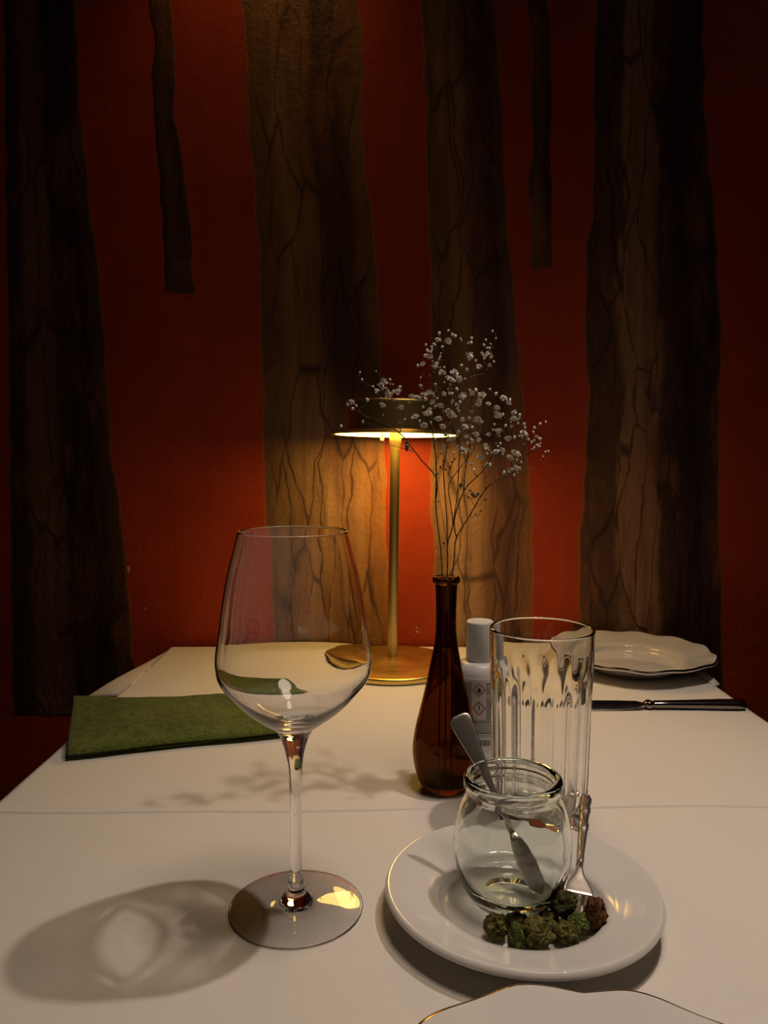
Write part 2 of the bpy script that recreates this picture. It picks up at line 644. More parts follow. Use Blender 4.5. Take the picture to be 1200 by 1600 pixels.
# ------------------------------------------------------------------ table and cloth
XL, XR, Y0, Y1 = -0.317, 0.411, -0.02, 1.128
tb = thing('dining_table', 'dark wooden dining table hidden under the white tablecloth', 'table', (0.047, 0.554, 0))
mesh_obj('tabletop', *box(XL + .004 - .047, XR - .004 - .047, Y0 + .004 - .554, Y1 - .004 - .554, TZ - .035, TZ - .004, 0.002), M_WOOD, tb, False)
for sx in (-0.32, 0.32):
    for sy in (-0.52, 0.52):
        mesh_obj('leg', *box(sx - .022, sx + .022, sy - .022, sy + .022, 0, TZ - .035, 0.003), M_WOOD, tb, False)


def cloth_h(x, y):
    h = 0.0
    # wide fold pressed across the cloth in front of the vase
    yc = 0.595 + 0.012 * (x + 0.3) + 0.0022 * math.sin(x * 9) + 0.001 * math.sin(x * 31)
    d = y - yc
    h += 0.0006 * math.exp(-(d / 0.012) ** 2)
    h += 0.0013 * min(1, max(0, d / 0.0009 + 0.5)) * math.exp(-max(0, d) / 0.08)
    # faint second fold near the knife
    d2 = y - (0.775 + 0.02 * (x - 0.3))
    h += 0.0005 * math.exp(-(d2 / 0.005) ** 2) * (1 if x > 0.25 else 0.2)
    # lengthwise wrinkles left of the vase
    for (cx, cy, ang, ln, wd, am) in ((-0.05, 0.665, 0.15, .09, .006, .0012), (0.0, 0.70, -0.1, .07, .007, .001),
                                      (-0.22, 0.64, 0.2, .06, .006, .0009), (-0.13, 0.69, -0.25, .05, .006, .0009),
                                      (0.03, 0.68, 0.35, .05, .005, .0008), (-0.24, 0.53, -0.15, .08, .01, .0007),
                                      (-0.1, 1.03, 0.05, .14, .012, .0010), (-0.15, 0.98, 0.1, .12, .01, .0008)):
        ca, sa = math.cos(ang), math.sin(ang)
        u = (x - cx) * ca + (y - cy) * sa
        w = -(x - cx) * sa + (y - cy) * ca
        h += am * math.exp(-(u / ln) ** 2 - (w / wd) ** 2)
    h += 0.0007 * noise.noise((x * 9, y * 14, 0.3)) + 0.0003 * noise.noise((x * 30, y * 45, 1.3))
    return h + 0.0006


def flat_pads(x, y, h):
    """cloth lies flat under whatever stands on it"""
    for (cx, cy, r) in ((-0.0555, 0.468, .046), (0.0528, 0.645, .026), (0.1228, 0.589, .038), (0.094, 0.722, .026),
                        (0.0857, 0.455, .05), (0.332, 1.020, .06), (0.011, 1.0215, .088), (0.086, 0.262, .06)):
        d = math.hypot(x - cx, y - cy)
        k = min(1, max(0, (d - r) / 0.012))
        h = h * k
    return h


OV = 0.24
xs = [XL - OV * (1 - i / 26) ** 1.0 for i in range(26)] + [XL + (XR - XL) * i / 200 for i in range(201)] + [XR + OV * (i + 1) / 26 for i in range(26)]
ys = sorted([Y0 - OV * (1 - i / 14) for i in range(14)] + [Y0 + (Y1 - Y0) * i / 400 for i in range(401)] +
            [0.588 + 0.022 * i / 44 for i in range(45)])
V, F = [], []
for y in ys:
    for x in xs:
        ox = max(XL - x, x - XR, 0)
        oy = max(Y0 - y, 0)
        xc = min(max(x, XL), XR)
        yc = min(max(y, Y0), Y1)
        drop = max(ox, oy)
        if drop > 0:
            # hangs straight down with soft pleats, rounded over the edge
            r = 0.006
            if drop < r * 1.57:
                a = drop / r
                out, dz = r * math.sin(a), r * (1 - math.cos(a))
            else:
                out, dz = r, r + drop - r * 1.57
            s = y if ox >= oy else x
            pl = (dz / OV) * (0.012 * math.sin(s * 26 + 1) + 0.006 * math.sin(s * 61))
            out_ = -0.003 + out * 0.5 + max(0, pl * 0.6) - dz * 0.04
            if ox > 0 and ox >= oy:
                xc = xc + math.copysign(out_, x - xc)
            if oy > 0 and oy >= ox:
                yc = yc - out_
            V.append((xc, yc, TZ + 0.0003 - dz))
        else:
            V.append((xc, yc, TZ + flat_pads(xc, yc, cloth_h(xc, yc))))
W = len(xs)
for j in range(len(ys) - 1):
    for i in range(W - 1):
        a = j * W + i
        F.append((a, a + 1, a + W + 1, a + W))
cloth = thing('tablecloth', 'white linen tablecloth with a fold line covering the whole table', 'tablecloth', (0, 0, 0))
top = mesh_obj('cloth_top', V, F, M_CLOTH, cloth)


def flap(A, B, C, name):
    """turned-up corner of the cloth sticking out over the table edge"""
    A, B, C = Vector(A), Vector(B), Vector(C)
    V, F = [], []
    n = 16
    for i in range(n + 1):
        for j in range(n + 1):
            e = A.lerp(B, j / n)
            p = e.lerp(C, i / n)
            s = i / n
            p.z += 0.006 * math.sin(math.pi * s) * math.sin(math.pi * j / n)
            V.append(p)
    for i in range(n):
        for j in range(n):
            a = i * (n + 1) + j
            F.append((a, a + 1, a + n + 2, a + n + 1))
    o = mesh_obj(name, V, F, M_CLOTH, cloth)
    so = o.modifiers.new('thickness', 'SOLIDIFY')
    so.thickness = 0.0012
    return o


flap((XL + .002, 0.895, TZ + .0005), (XL + .003, 1.126, TZ + .0008), (-0.372, 0.945, TZ - 0.016), 'turned_corner')
flap((XR - .002, 0.93, TZ + .0005), (XR - .003, 1.05, TZ + .0005), (XR + 0.012, 0.95, TZ - 0.003), 'turned_corner')

# ------------------------------------------------------------------ wine glass
def caustic(*obs, cast=True):
    for o in obs:
        o.data.flip_normals()      # profiles run downwards: turn the surface outwards
        o.cycles.is_caustics_caster = cast


wg = thing('wine_glass', 'tall empty stemmed wine glass on the left of the tablecloth', 'wine glass', (-0.0558, 0.468, TZ + .0003))
outer = spline([(0.0336, 0.2400), (0.0372, 0.2260), (0.0406, 0.2127), (0.0437, 0.1950), (0.0461, 0.1768), (0.0478, 0.1660),
                (0.0481, 0.1575), (0.0462, 0.1490), (0.0388, 0.1390), (0.0295, 0.1295), (0.0190, 0.1215), (0.0125, 0.1168), (0.0092, 0.1120)], 7)
inner = spline([(0.0327, 0.2400), (0.0363, 0.2260), (0.0397, 0.2127), (0.0428, 0.1950), (0.0452, 0.1768), (0.0468, 0.1660),
                (0.0470, 0.1580), (0.0450, 0.1500), (0.0376, 0.1405), (0.0280, 0.1315), (0.0180, 0.1252), (0.0100, 0.1218), (0.0, 0.1208)], 7)
rim = [(0.03315 + 0.00045 * math.cos(a), 0.2400 + 0.00045 * math.sin(a)) for a in [math.pi * i / 6 for i in range(1, 6)]]
bowl_prof = list(reversed(inner)) + list(reversed(rim)) + outer
stem_prof = spline([(0.0092, 0.1120), (0.0066, 0.1040), (0.0050, 0.0960), (0.0040, 0.0840), (0.0036, 0.0650), (0.0036, 0.0400), (0.0037, 0.0225)], 6)
foot_prof = spline([(0.0037, 0.0225), (0.0043, 0.0205), (0.0050, 0.0150), (0.0066, 0.0110), (0.0090, 0.0078), (0.0110, 0.0056), (0.0160, 0.0041),
                    (0.0270, 0.0030), (0.0380, 0.0020), (0.0418, 0.0013), (0.0424, 0.0007), (0.0421, 0.0001), (0.0412, 0.0), (0.0395, 0.0004), (0.0340, 0.0011), (0.0200, 0.0019), (0.0080, 0.0023), (0.0, 0.0024)], 5)
foot_prof = [(max(r, 0), max(z, 0)) for r, z in foot_prof]
a = mesh_obj('bowl', *lathe(bowl_prof, 128), M_GLASS, wg)
b = mesh_obj('stem', *lathe(stem_prof, 64), M_GLASS, wg)
c = mesh_obj('foot', *lathe(foot_prof, 128), M_GLASS, wg)
caustic(a, b)
caustic(c, cast=False)

# ------------------------------------------------------------------ amber vase
vs = thing('bud_vase', 'brown amber glass bud vase with flared base holding the dried flowers', 'vase', (0.0528, 0.645, TZ + .0003))
vo = spline([(0.0095, 0.1775), (0.0091, 0.1700), (0.0086, 0.1540), (0.0088, 0.1380), (0.0100, 0.1260), (0.0125, 0.1120), (0.0158, 0.0960),
             (0.0188, 0.0820), (0.0222, 0.0680), (0.0256, 0.0540), (0.0278, 0.0400), (0.0280, 0.0300), (0.0262, 0.0180),
             (0.0232, 0.0080), (0.0200, 0.0020), (0.0170, 0.0), (0.0080, 0.0012), (0.0, 0.0018)], 5)
vi = spline([(0.0070, 0.1775), (0.0066, 0.1700), (0.0062, 0.1540), (0.0064, 0.1380), (0.0076, 0.1260), (0.0101, 0.1120), (0.0134, 0.0960),
             (0.0164, 0.0820), (0.0198, 0.0680), (0.0232, 0.0540), (0.0254, 0.0400), (0.0256, 0.0300), (0.0238, 0.0190),
             (0.0205, 0.0100), (0.0140, 0.0062), (0.0, 0.0055)], 5)
lip = [(0.0095, 0.1775), (0.0108, 0.1782), (0.0116, 0.1798), (0.0117, 0.1815), (0.0112, 0.1832), (0.0100, 0.1840), (0.0084, 0.1836), (0.0074, 0.1822), (0.0070, 0.1800), (0.0070, 0.1775)]
V1, F1 = lathe(vo, 96)
V2, F2 = lathe(list(reversed(vi)), 96)
mesh_obj('body', *merge([(V1, F1), (V2, F2)]), M_AMBER, vs)
mesh_obj('lip', *lathe(list(reversed(spline(lip, 3))), 96), M_AMBER, vs)
for o in vs.children:
    caustic(o, cast=False)

# ------------------------------------------------------------------ fluted tumbler
tg = thing('highball_glass', 'tall clear tumbler with vertical cut flutes behind the open jar', 'drinking glass', (0.1228, 0.589, TZ + .0003))
NF = 16


def flute(r, z, ang):
    if r < 0.030 or z < 0.003:
        return r, z
    k = int(math.floor(ang / (2 * math.pi) * NF))
    ph = ang * NF / (2 * math.pi) - k - 0.5
    topz = 0.126 - 0.0 * k
    # flute with a rounded (arched) upper end
    arch = topz - 0.012 * (2 * ph) ** 2
    m = min(1, max(0, (arch - z) / 0.022)) * min(1, max(0, (z - 0.003) / 0.004))
    m = m * m * (3 - 2 * m)
    dep = 0.0014 * max(0.0, 1 - (2 * ph / 0.92) ** 2)
    return r - dep * m, z


to = spline([(0.0403, 0.1515), (0.0401, 0.1400), (0.0397, 0.1200), (0.0388, 0.0900), (0.0379, 0.0500), (0.0371, 0.0200), (0.0367, 0.0060), (0.0352, 0.0010),
             (0.0330, 0.0), (0.0150, 0.0006), (0.0, 0.0012)], 9)
ti = spline([(0.0380, 0.1515), (0.0377, 0.1400), (0.0370, 0.1200), (0.0358, 0.0900), (0.0346, 0.0500), (0.0336, 0.0260), (0.0310, 0.0165), (0.0220, 0.0130), (0.0, 0.0120)], 5)
rm = [(0.03915 + 0.00115 * math.cos(a), 0.1515 + 0.00115 * math.sin(a)) for a in [math.pi * i / 8 for i in range(1, 8)]]
V1, F1 = lathe(to, 16 * 20, flute)
V2, F2 = lathe(list(reversed(ti)), 128)
mesh_obj('fluted_body', *merge([(V1, F1), (V2, F2)]), M_TUMBLER, tg)
mesh_obj('rim', *lathe([ti[0]] + list(reversed(rm)) + [to[0]], 128), M_TUMBLER, tg)
for o in tg.children:
    caustic(o, cast=False)

# ------------------------------------------------------------------ plates
def plate_mesh(R, H, scallop=False, well=0.62, seg=180):
    top = [(0.0, 0.0040), (R * well * 0.55, 0.0040), (R * well * 0.90, 0.0046), (R * well * 0.98, 0.0072), (R * well * 1.05, H * 0.60), (R * 0.80, H * 0.80), (R * 0.955, H * 0.985), (R * 0.985, H)]
    bot = [(R, H - 0.0018), (R * 0.988, H - 0.0042), (R * 0.82, H * 0.66), (R * well * 1.02, H * 0.22), (R * well * 0.9, 0.0016), (R * well * 0.86, 0.0), (R * well * 0.80, 0.0), (R * well * 0.76, 0.0016), (0.0, 0.0018)]
    t_, b_ = spline(top, 4), spline(bot, 4)
    t_ = [(max(r, 0), z) for r, z in t_]
    b_ = [(max(r, 0), z) for r, z in b_]

    def rf(r, z, a):
        if not scallop:
            return r, z
        k = max(0, (r / R - 0.66) / 0.34)
        k = k * k
        s = abs(math.sin(3 * a + 0.4)) ** 0.75
        s2 = abs(math.sin(6 * a + 0.8 + 1.2))
        w = -0.046 * (1 - s) - 0.012 * s2 + 0.01
        return r * (1 + w * k), z + 0.0012 * k * math.sin(12 * a)
    return t_, b_, rf


def build_plate(root, R, H, scallop, edge_mat, well=0.62):
    t_, b_, rf = plate_mesh(R, H, scallop, well)
    seg = 216
    prof = list(reversed(b_)) + list(reversed(t_))
    mesh_obj('plate_body', *lathe(prof, seg, rf), M_PORC, root)
    if edge_mat:
        e = [(R * 0.982, H + 0.00012), (R * 0.995, H - 0.0003), (R * 1.003, H - 0.0012), (R * 0.998, H - 0.0024), (R * 0.982, H - 0.0034)]
        mesh_obj('metallic_edge', *lathe(list(reversed(spline(e, 3))), seg, rf), edge_mat, root)


p1 = thing('saucer_plate', 'plain round white plate carrying the open jar, fork and green nuggets', 'plate', (0.0857, 0.4610, TZ + .0003))
build_plate(p1, 0.0848, 0.0200, False, None, 0.60)
p2 = thing('dinner_plate', 'white scalloped plate with dark metallic edge at the far right table corner', 'plate', (0.334, 1.020, TZ + .0003), 'scalloped plates with metallic edges')
build_plate(p2, 0.1080, 0.0250, True, M_EDGE_DARK, 0.60)
p3 = thing('dinner_plate', 'white scalloped plate with thin gilt edge cut off by the lower frame edge', 'plate', (0.088, 0.2600, TZ + .0003), 'scalloped plates with metallic edges', (0, 0, 0.55))
build_plate(p3, 0.1080, 0.0220, True, M_EDGE_GOLD, 0.60)

# ------------------------------------------------------------------ open jar
JX, JY = 0.0813, 0.4700
JZ = TZ + 0.0046
jr = thing('glass_jar', 'small round clear glass jar without lid standing on the front plate', 'jar', (JX, JY, JZ))
jo = spline([(0.0290, 0.0735), (0.0287, 0.0705), (0.0296, 0.0680), (0.0325, 0.0625), (0.0352, 0.0540), (0.0368, 0.0430), (0.0370, 0.0330), (0.0356, 0.0220),
             (0.0320, 0.0110), (0.0270, 0.0035), (0.0225, 0.0003), (0.0190, 0.0), (0.0120, 0.0014), (0.0, 0.0022)], 6)
ji = spline([(0.0255, 0.0735), (0.0253, 0.0700), (0.0268, 0.0665), (0.0300, 0.0605), (0.0325, 0.0530), (0.0341, 0.0430), (0.0343, 0.0330), (0.0328, 0.0230),
             (0.0285, 0.0130), (0.0215, 0.0070), (0.0110, 0.0055), (0.0, 0.0058)], 6)
jl = [(0.0290, 0.0735), (0.0304, 0.0738), (0.0311, 0.0750), (0.0312, 0.0772), (0.0308, 0.0796), (0.0295, 0.0808), (0.0276, 0.0809), (0.0263, 0.0798), (0.0257, 0.0775), (0.0255, 0.0735)]


def wob(r, z, a):
    return r * (1 + 0.010 * noise.noise((2 * math.cos(a), 2 * math.sin(a), z * 60)) + 0.004 * noise.noise((6 * math.cos(a), 6 * math.sin(a), z * 170 + 3))), z


V1, F1 = lathe(jo, 112, wob)
V2, F2 = lathe(list(reversed(ji)), 112, wob)
mesh_obj('jar_body', *merge([(V1, F1), (V2, F2)]), M_JAR, jr)
mesh_obj('jar_lip', *lathe(list(reversed(spline(jl, 4))), 112, wob), M_JAR, jr)
for o in jr.children:
    caustic(o, cast=False)

# ------------------------------------------------------------------ teaspoon in the jar
sp = thing('teaspoon', 'steel teaspoon standing in the open glass jar, handle leaning left', 'spoon', (0.0, 0.0, 0.0))
tip = Vector((JX + 0.0175, JY - 0.012, JZ + 0.0085))
top_ = at_depth(716, 1118, 0.508)
ax = (top_ - tip)
SL = ax.length
ax.normalize()
wd = ax.cross(Vector((0.10, 0.90, -0.42)))
wd = (wd - ax * wd.dot(ax)).normalized()
th = ax.cross(wd).normalized()
sec = []
for s, w, t in ((0.000, 0.0004, 0.0004), (0.010, 0.0022, 0.0006), (0.05, 0.0052, 0.0008), (0.13, 0.0062, 0.0009), (0.22, 0.0060, 0.0010), (0.29, 0.0040, 0.0012), (0.34, 0.0021, 0.0013)):
    bow = -0.0035 * math.sin(math.pi * min(1, s / 0.34))
    sec.append((tip + ax * SL * s + th * bow, wd * w, th * t))
mesh_obj('spoon_bowl', *loft(sec, 20), M_STEEL, sp)
sec = []
for s, w, t in ((0.34, 0.0021, 0.0013), (0.45, 0.0018, 0.0012), (0.58, 0.0021, 0.0010), (0.68, 0.0036, 0.0009), (0.78, 0.0050, 0.0009), (0.88, 0.0066, 0.0009), (0.95, 0.0074, 0.0009), (0.985, 0.0070, 0.0009), (1.0, 0.0050, 0.0008), (1.003, 0.0020, 0.0005)):
    sec.append((tip + ax * SL * s, wd * w, th * t))
mesh_obj('handle', *loft([tuple(x) for x in sec], 20, 2.6), M_STEEL, sp)

# ------------------------------------------------------------------ cake fork on the plate
fk = thing('cake_fork', 'small ornate silver fork resting on the front plate, right of the jar', 'fork', (0, 0, 0))
f0 = at_height(899, 1436, 0.0098)
f1 = at_height(916, 1243, 0.0290)
fa = (f1 - f0)
FL = fa.length
fa.normalize()
fw = Vector((1, 0, 0))
fw = (fw - fa * fw.dot(fa)).normalized()
ft = fw.cross(fa).normalized()


def fp(s, off=0.0, up=0.0):
    return f0 + fa * (FL * s) + fw * off + ft * up


hs = []
for s, w in ((0.385, 0.0019), (0.40, 0.0022), (0.41, 0.0031), (0.425, 0.0024), (0.44, 0.0031), (0.455, 0.0026), (0.52, 0.0030), (0.62, 0.0036), (0.675, 0.0040), (0.685, 0.0049), (0.70, 0.0040), (0.715, 0.0050), (0.73, 0.0039),
             (0.79, 0.0043), (0.83, 0.0045), (0.842, 0.0054), (0.853, 0.0044), (0.866, 0.0053), (0.878, 0.0045), (0.92, 0.0051), (0.958, 0.0058), (0.968, 0.0050), (0.974, 0.0032), (0.982, 0.0042), (0.992, 0.0040), (1.0, 0.0020)):
    w *= 0.80
    hs.append((fp(s), fw * w, ft * w * 0.62))
mesh_obj('handle', *loft(hs, 20, 2.3), M_SILVER, fk)
hd = []
for s, w, u in ((0.400, 0.0016, 0), (0.35, 0.0021, -0.0004), (0.31, 0.0036, -0.0009), (0.27, 0.0066, -0.0016), (0.235, 0.0088, -0.0022), (0.21, 0.0094, -0.0026), (0.185, 0.0096, -0.0028)):
    hd.append((fp(s, 0, u), fw * w, ft * (0.0007 if w > 0.003 else 0.0011)))
mesh_obj('fork_head', *loft(hd, 24, 2.6), M_SILVER, fk)
for cx, w in ((-0.0062, 0.0030), (0.0012, 0.0016), (0.0068, 0.0024)):
    tn = []
    for s, ws, u in ((0.195, 1.0, -0.0027), (0.14, 0.95, -0.0030), (0.08, 0.85, -0.0026), (0.03, 0.65, -0.0018), (0.0, 0.3, -0.0010)):
        tn.append((fp(s, cx * (1 - 0.08 * (0.19 - s) / 0.19), u), fw * w * ws, ft * 0.0006))
    mesh_obj('tine', *loft(tn, 12, 2.6), M_SILVER, fk)

# ------------------------------------------------------------------ table knife
kn = thing('table_knife', 'steel table knife lying crosswise before the far right plate', 'knife', (0, 0, 0))
kA = at_height(836, 1103, 0.004)
kB = at_height(1164, 1101, 0.0055)
ka = (kB - kA)
KL = ka.length
ka.normalize()
kw = Vector((-ka.y, ka.x, 0)).normalized()
kt = Vector((0, 0, 1))


def kp(s, off=0, up=0):
    p = kA + ka * KL * s + kw * off
    p.z = TZ + 0.0045 + up
    return p


bl = []
for s, w, t, o in ((0.0, 0.0012, 0.0003, 0.004), (0.02, 0.0042, 0.0005, 0.002), (0.07, 0.0078, 0.0007, 0), (0.2, 0.0092, 0.0009, 0), (0.4, 0.0090, 0.0011, 0), (0.49, 0.0080, 0.0014, 0), (0.515, 0.0052, 0.0020, 0), (0.525, 0.0045, 0.0026, 0)):
    bl.append((kp(s, o, -0.0002), kw * w * 0.88 + kt * w * 0.40, (kt * 0.88 - kw * 0.40) * t))
mesh_obj('blade', *loft(bl, 20, 2.2), M_KNIFE, kn)
hn = []
for s, w in ((0.518, 0.0040), (0.526, 0.0052), (0.535, 0.0068), (0.545, 0.0070), (0.556, 0.0052), (0.562, 0.0046), (0.57, 0.0056), (0.64, 0.0058), (0.76, 0.0066), (0.88, 0.0078), (0.96, 0.0086), (0.99, 0.0078), (1.0, 0.0045)):
    hn.append((kp(s, 0, 0.0014), kw * w, kt * min(w * 0.75, 0.0056)))
mesh_obj('handle', *loft(hn, 20, 2.3), M_KNIFE, kn)

# ------------------------------------------------------------------ green and brown nuggets on the plate
rng = random.Random(5)
OLV = mat_crumb('olive_crumb', (0.036, 0.038, 0.009), (0.115, 0.11, 0.028), (0.25, 0.22, 0.07), 0)
GRN = mat_crumb('green_crumb', (0.04, 0.058, 0.014), (0.10, 0.125, 0.035), (0.20, 0.23, 0.08), 3)
LEAF = mat_crumb('bright_green_crumb', (0.040, 0.050, 0.010), (0.085, 0.115, 0.022), (0.16, 0.19, 0.05), 5)
DRK = mat_crumb('dark_green_crumb', (0.016, 0.018, 0.006), (0.060, 0.060, 0.018), (0.14, 0.13, 0.05), 7)
BRN = mat_crumb('brown_crumb', (0.05, 0.020, 0.010), (0.13, 0.055, 0.025), (0.24, 0.11, 0.05), 9)
NUG = [
    (776, 1451, 16, OLV, (1.0, 1.0, 0.95), 'leftmost olive crumbly nugget of the row on the front plate'),
    (806, 1441, 15, OLV, (1.1, 1.0, 0.85), 'olive nugget lying behind the bright green one, second from left'),
    (806, 1470, 15, LEAF, (0.75, 1.0, 1.15), 'bright green upright nugget at the front of the row'),
    (837, 1463, 20, OLV, (1.15, 1.0, 0.9), 'largest olive brown crumbly nugget in the middle of the row'),
    (856, 1439, 14, OLV, (1.1, 1.0, 0.8), 'small olive nugget at the back of the row under the jar'),
    (863, 1456, 12, OLV, (1.0, 1.0, 0.9), 'smallest yellowish olive nugget wedged in the middle of the row'),
    (886, 1461, 15, OLV, (1.1, 1.0, 0.95), 'olive nugget right of the middle, nearest the plate rim'),
    (903, 1446, 15, GRN, (1.0, 1.0, 1.0), 'mossy green nugget at the right end of the row below the fork tines'),
    (880, 1417, 18, DRK, (1.0, 1.0, 0.95), 'dark green nugget lying on the left tine of the fork'),
    (930, 1434, 18, BRN, (0.9, 1.0, 1.2), 'reddish brown nugget beside the right fork tine'),
]
for i, (px, py, rp, mt, sc, lab) in enumerate(NUG):
    r = rp * 1.13 * 0.455 / 1200
    base = 0.0045 if i != 8 else 0.0095
    c = at_height(px, py, base + r * 0.88 * sc[2])
    bm = bmesh.new()
    bmesh.ops.create_icosphere(bm, subdivisions=5, radius=1)
    for v in bm.verts:
        d = v.co.normalized()
        q = d * 1.6 + Vector((i * 11.3, 0, 0))
        k = 0.97 + 0.34 * noise.noise(q) + 0.34 * (0.25 - abs(noise.noise(q * 2.1))) + 0.22 * (0.25 - abs(noise.noise(q * 4.7))) + 0.09 * noise.noise(q * 11)
        v.co = Vector((d.x * sc[0], d.y * sc[1], d.z * sc[2])) * (r * k * 0.98)
    me = bpy.data.meshes.new('crumbly_nugget')
    bm.to_mesh(me)
    bm.free()
    me.polygons.foreach_set('use_smooth', [True] * len(me.polygons))
    me.materials.append(mt)
    o = bpy.data.objects.new('crumbly_nugget', me)
    COL.objects.link(o)
    low = min(v.co.z for v in me.vertices)
    o.location = (c.x, c.y, TZ + base - low)
    o['label'] = lab
    o['category'] = 'food nugget'
    o['group'] = 'crumbly nuggets on the front plate'

# small ochre crumb on the cloth, by the lower right
p = at_height(1070, 1583, 0.0015)
bm = bmesh.new()
bmesh.ops.create_icosphere(bm, subdivisions=3, radius=0.0022)
for v in bm.verts:
    v.co *= 1 + 0.3 * noise.noise(v.co * 500)
    v.co.z *= 0.7
me = bpy.data.meshes.new('bread_crumb')
bm.to_mesh(me)
bm.free()
me.materials.append(simple('ochre_crumb', (0.30, 0.20, 0.06), 0.8))
o = bpy.data.objects.new('bread_crumb', me)
COL.objects.link(o)
o.location = (p.x, p.y, TZ + 0.0014)
o['label'] = 'tiny ochre crumb on the cloth beside the gilt-edged plate'
o['category'] = 'crumb'

# ------------------------------------------------------------------ green napkin
nk = thing('napkin', 'folded dark green linen napkin at the left table edge', 'napkin', (0, 0, 0))
NL, NR, FR, FLc = Vector((-0.2955, 0.699)), Vector((-0.075, 0.766)), Vector((-0.112, 0.868)), Vector((-0.352, 0.855))


def napkin_layer(z0, th_, inset, name, seed, lift):
    V, F = [], []
    nu_, nv_ = 60, 30
    for j in range(nv_ + 1):
        for i in range(nu_ + 1):
            u = i / nu_
            v = j / nv_
            p = NL.lerp(NR, u).lerp(FLc.lerp(FR, u), v)
            p = p + Vector((inset * (0.5 - u), inset * (0.5 - v)))
            # bulge: puffy along the front fold, edges rounded down
            e = min(1, v / 0.10)
            e2 = min(1, (1 - v) / 0.08)
            e3 = min(1, (1 - u) / 0.03)
            rnd = math.sqrt(max(0, 1 - (1 - e) ** 2)) * (0.55 + 0.45 * math.sqrt(max(0, 1 - (1 - e2) ** 2))) * (0.6 + 0.4 * math.sqrt(max(0, 1 - (1 - e3) ** 2)))
            h = z0 + th_ * rnd + lift * noise.noise((u * 4 + seed, v * 2.2, seed)) + 0.0008 * noise.noise((u * 14, v * 9, seed))
            h += 0.0035 * math.exp(-((v - 0.28) / 0.10) ** 2) * (0.6 + 0.4 * math.sin(u * 5))
            h += 0.004 * math.exp(-(v - 1.0) ** 2 / 0.05) * (0.5 + 0.5 * math.sin(u * 7 + 2.0))
            V.append((p.x, p.y + 0.0015 * math.sin(u * 9 + seed), TZ + max(h, z0 + 0.0006)))
    W = nu_ + 1
    for j in range(nv_):
        for i in range(nu_):
            a = j * W + i
            F.append((a, a + 1, a + W + 1, a + W))
    n = len(V)
    # underside ring
    ring = [i for i in range(W)] + [j * W + nu_ for j in range(1, nv_ + 1)] + [nv_ * W + i for i in range(nu_ - 1, -1, -1)] + [j * W for j in range(nv_ - 1, 0, -1)]
    for i in ring:
        x, y, z = V[i]
        V.append((x, y, TZ + z0 - 0.0004))
    m = len(ring)
    for k in range(m):
        k2 = (k + 1) % m
        F.append((ring[k2], ring[k], n + k, n + k2))
    F.append(tuple(n + k for k in reversed(range(m))))
    return mesh_obj(name, V, F, M_NAPKIN, nk)


napkin_layer(0.0032, 0.0030, 0.012, 'lower_fold', 1.0, 0.0004)
napkin_layer(0.0074, 0.0050, 0.0, 'upper_fold', 4.0, 0.0016)

# ------------------------------------------------------------------ brass table lamp
lp = thing('table_lamp', 'brass table lamp with flat round shade glowing at the far table edge', 'lamp', (0.0112, 1.0215, TZ + .0003))
base = [(0.0, 0.0), (0.080, 0.0), (0.0850, 0.0), (0.0868, 0.0012), (0.0870, 0.0065), (0.0862, 0.0078), (0.0840, 0.0084), (0.050, 0.0098), (0.020, 0.0120), (0.0095, 0.0150), (0.0, 0.0150)]
V_, F_ = lathe(base, 128)
mesh_obj('base', V_, F_, M_BRASS, lp)
tiltm = Matrix.Rotation(math.radians(0.75), 4, 'Y') @ Matrix.Rotation(math.radians(-1.0), 4, 'X')


def tilted(VF, piv=0.012):
    V, F = VF
    o = Vector((0, 0, piv))
    return [tiltm @ (Vector(v) - o) + o for v in V], F


ZB = 0.3120     # underside of the shade rim
pole = spline([(0.0066, 0.0125), (0.0065, 0.05), (0.0066, 0.12), (0.0067, 0.20), (0.0066, 0.255), (0.0064, 0.280), (0.0070, 0.296), (0.0080, 0.306), (0.0080, ZB + 0.004)], 5)
mesh_obj('pole', *tilted(lathe(pole, 48)), M_BRASS, lp)
shade = [(0.0, ZB + 0.0445), (0.061, ZB + 0.0445), (0.0635, ZB + 0.0440), (0.0648, ZB + 0.0425), (0.0650, ZB + 0.0400), (0.0650, ZB + 0.0060), (0.0662, ZB + 0.0050), (0.0830, ZB + 0.0022), (0.0846, ZB + 0.0010),
         (0.0843, ZB + 0.0), (0.0825, ZB + 0.0008), (0.0640, ZB + 0.0045), (0.0625, ZB + 0.0060), (0.0620, ZB + 0.0200), (0.0, ZB + 0.0200)]
so = mesh_obj('shade', *tilted(lathe(shade, 128)), M_BRASS, lp)
so.data.polygons.foreach_set('use_smooth', [True] * len(so.data.polygons))
es = so.modifiers.new('edges', 'EDGE_SPLIT')
es.split_angle = math.radians(40)
dif = [(0.0082, ZB + 0.0036), (0.030, ZB + 0.0032), (0.0618, ZB + 0.0036), (0.0800, ZB + 0.0006), (0.0800, ZB + 0.0016), (0.0618, ZB + 0.0046), (0.0082, ZB + 0.0046)]
mesh_obj('diffuser', *tilted(lathe(dif, 96)), M_GLOW, lp)
kb = spline([(0.0, ZB - 0.0085), (0.0022, ZB - 0.0080), (0.0026, ZB - 0.0055), (0.0024, ZB - 0.002), (0.0012, ZB + 0.002), (0.0010, ZB + 0.0035)], 4)
V_, F_ = lathe(kb, 20)
V_ = [Vector(v) + Vector((-0.0175, -0.030, 0)) for v in V_]
mesh_obj('switch_knob', *tilted((V_, F_)), simple('white_switch', (0.8, 0.75, 0.6), 0.4), lp)

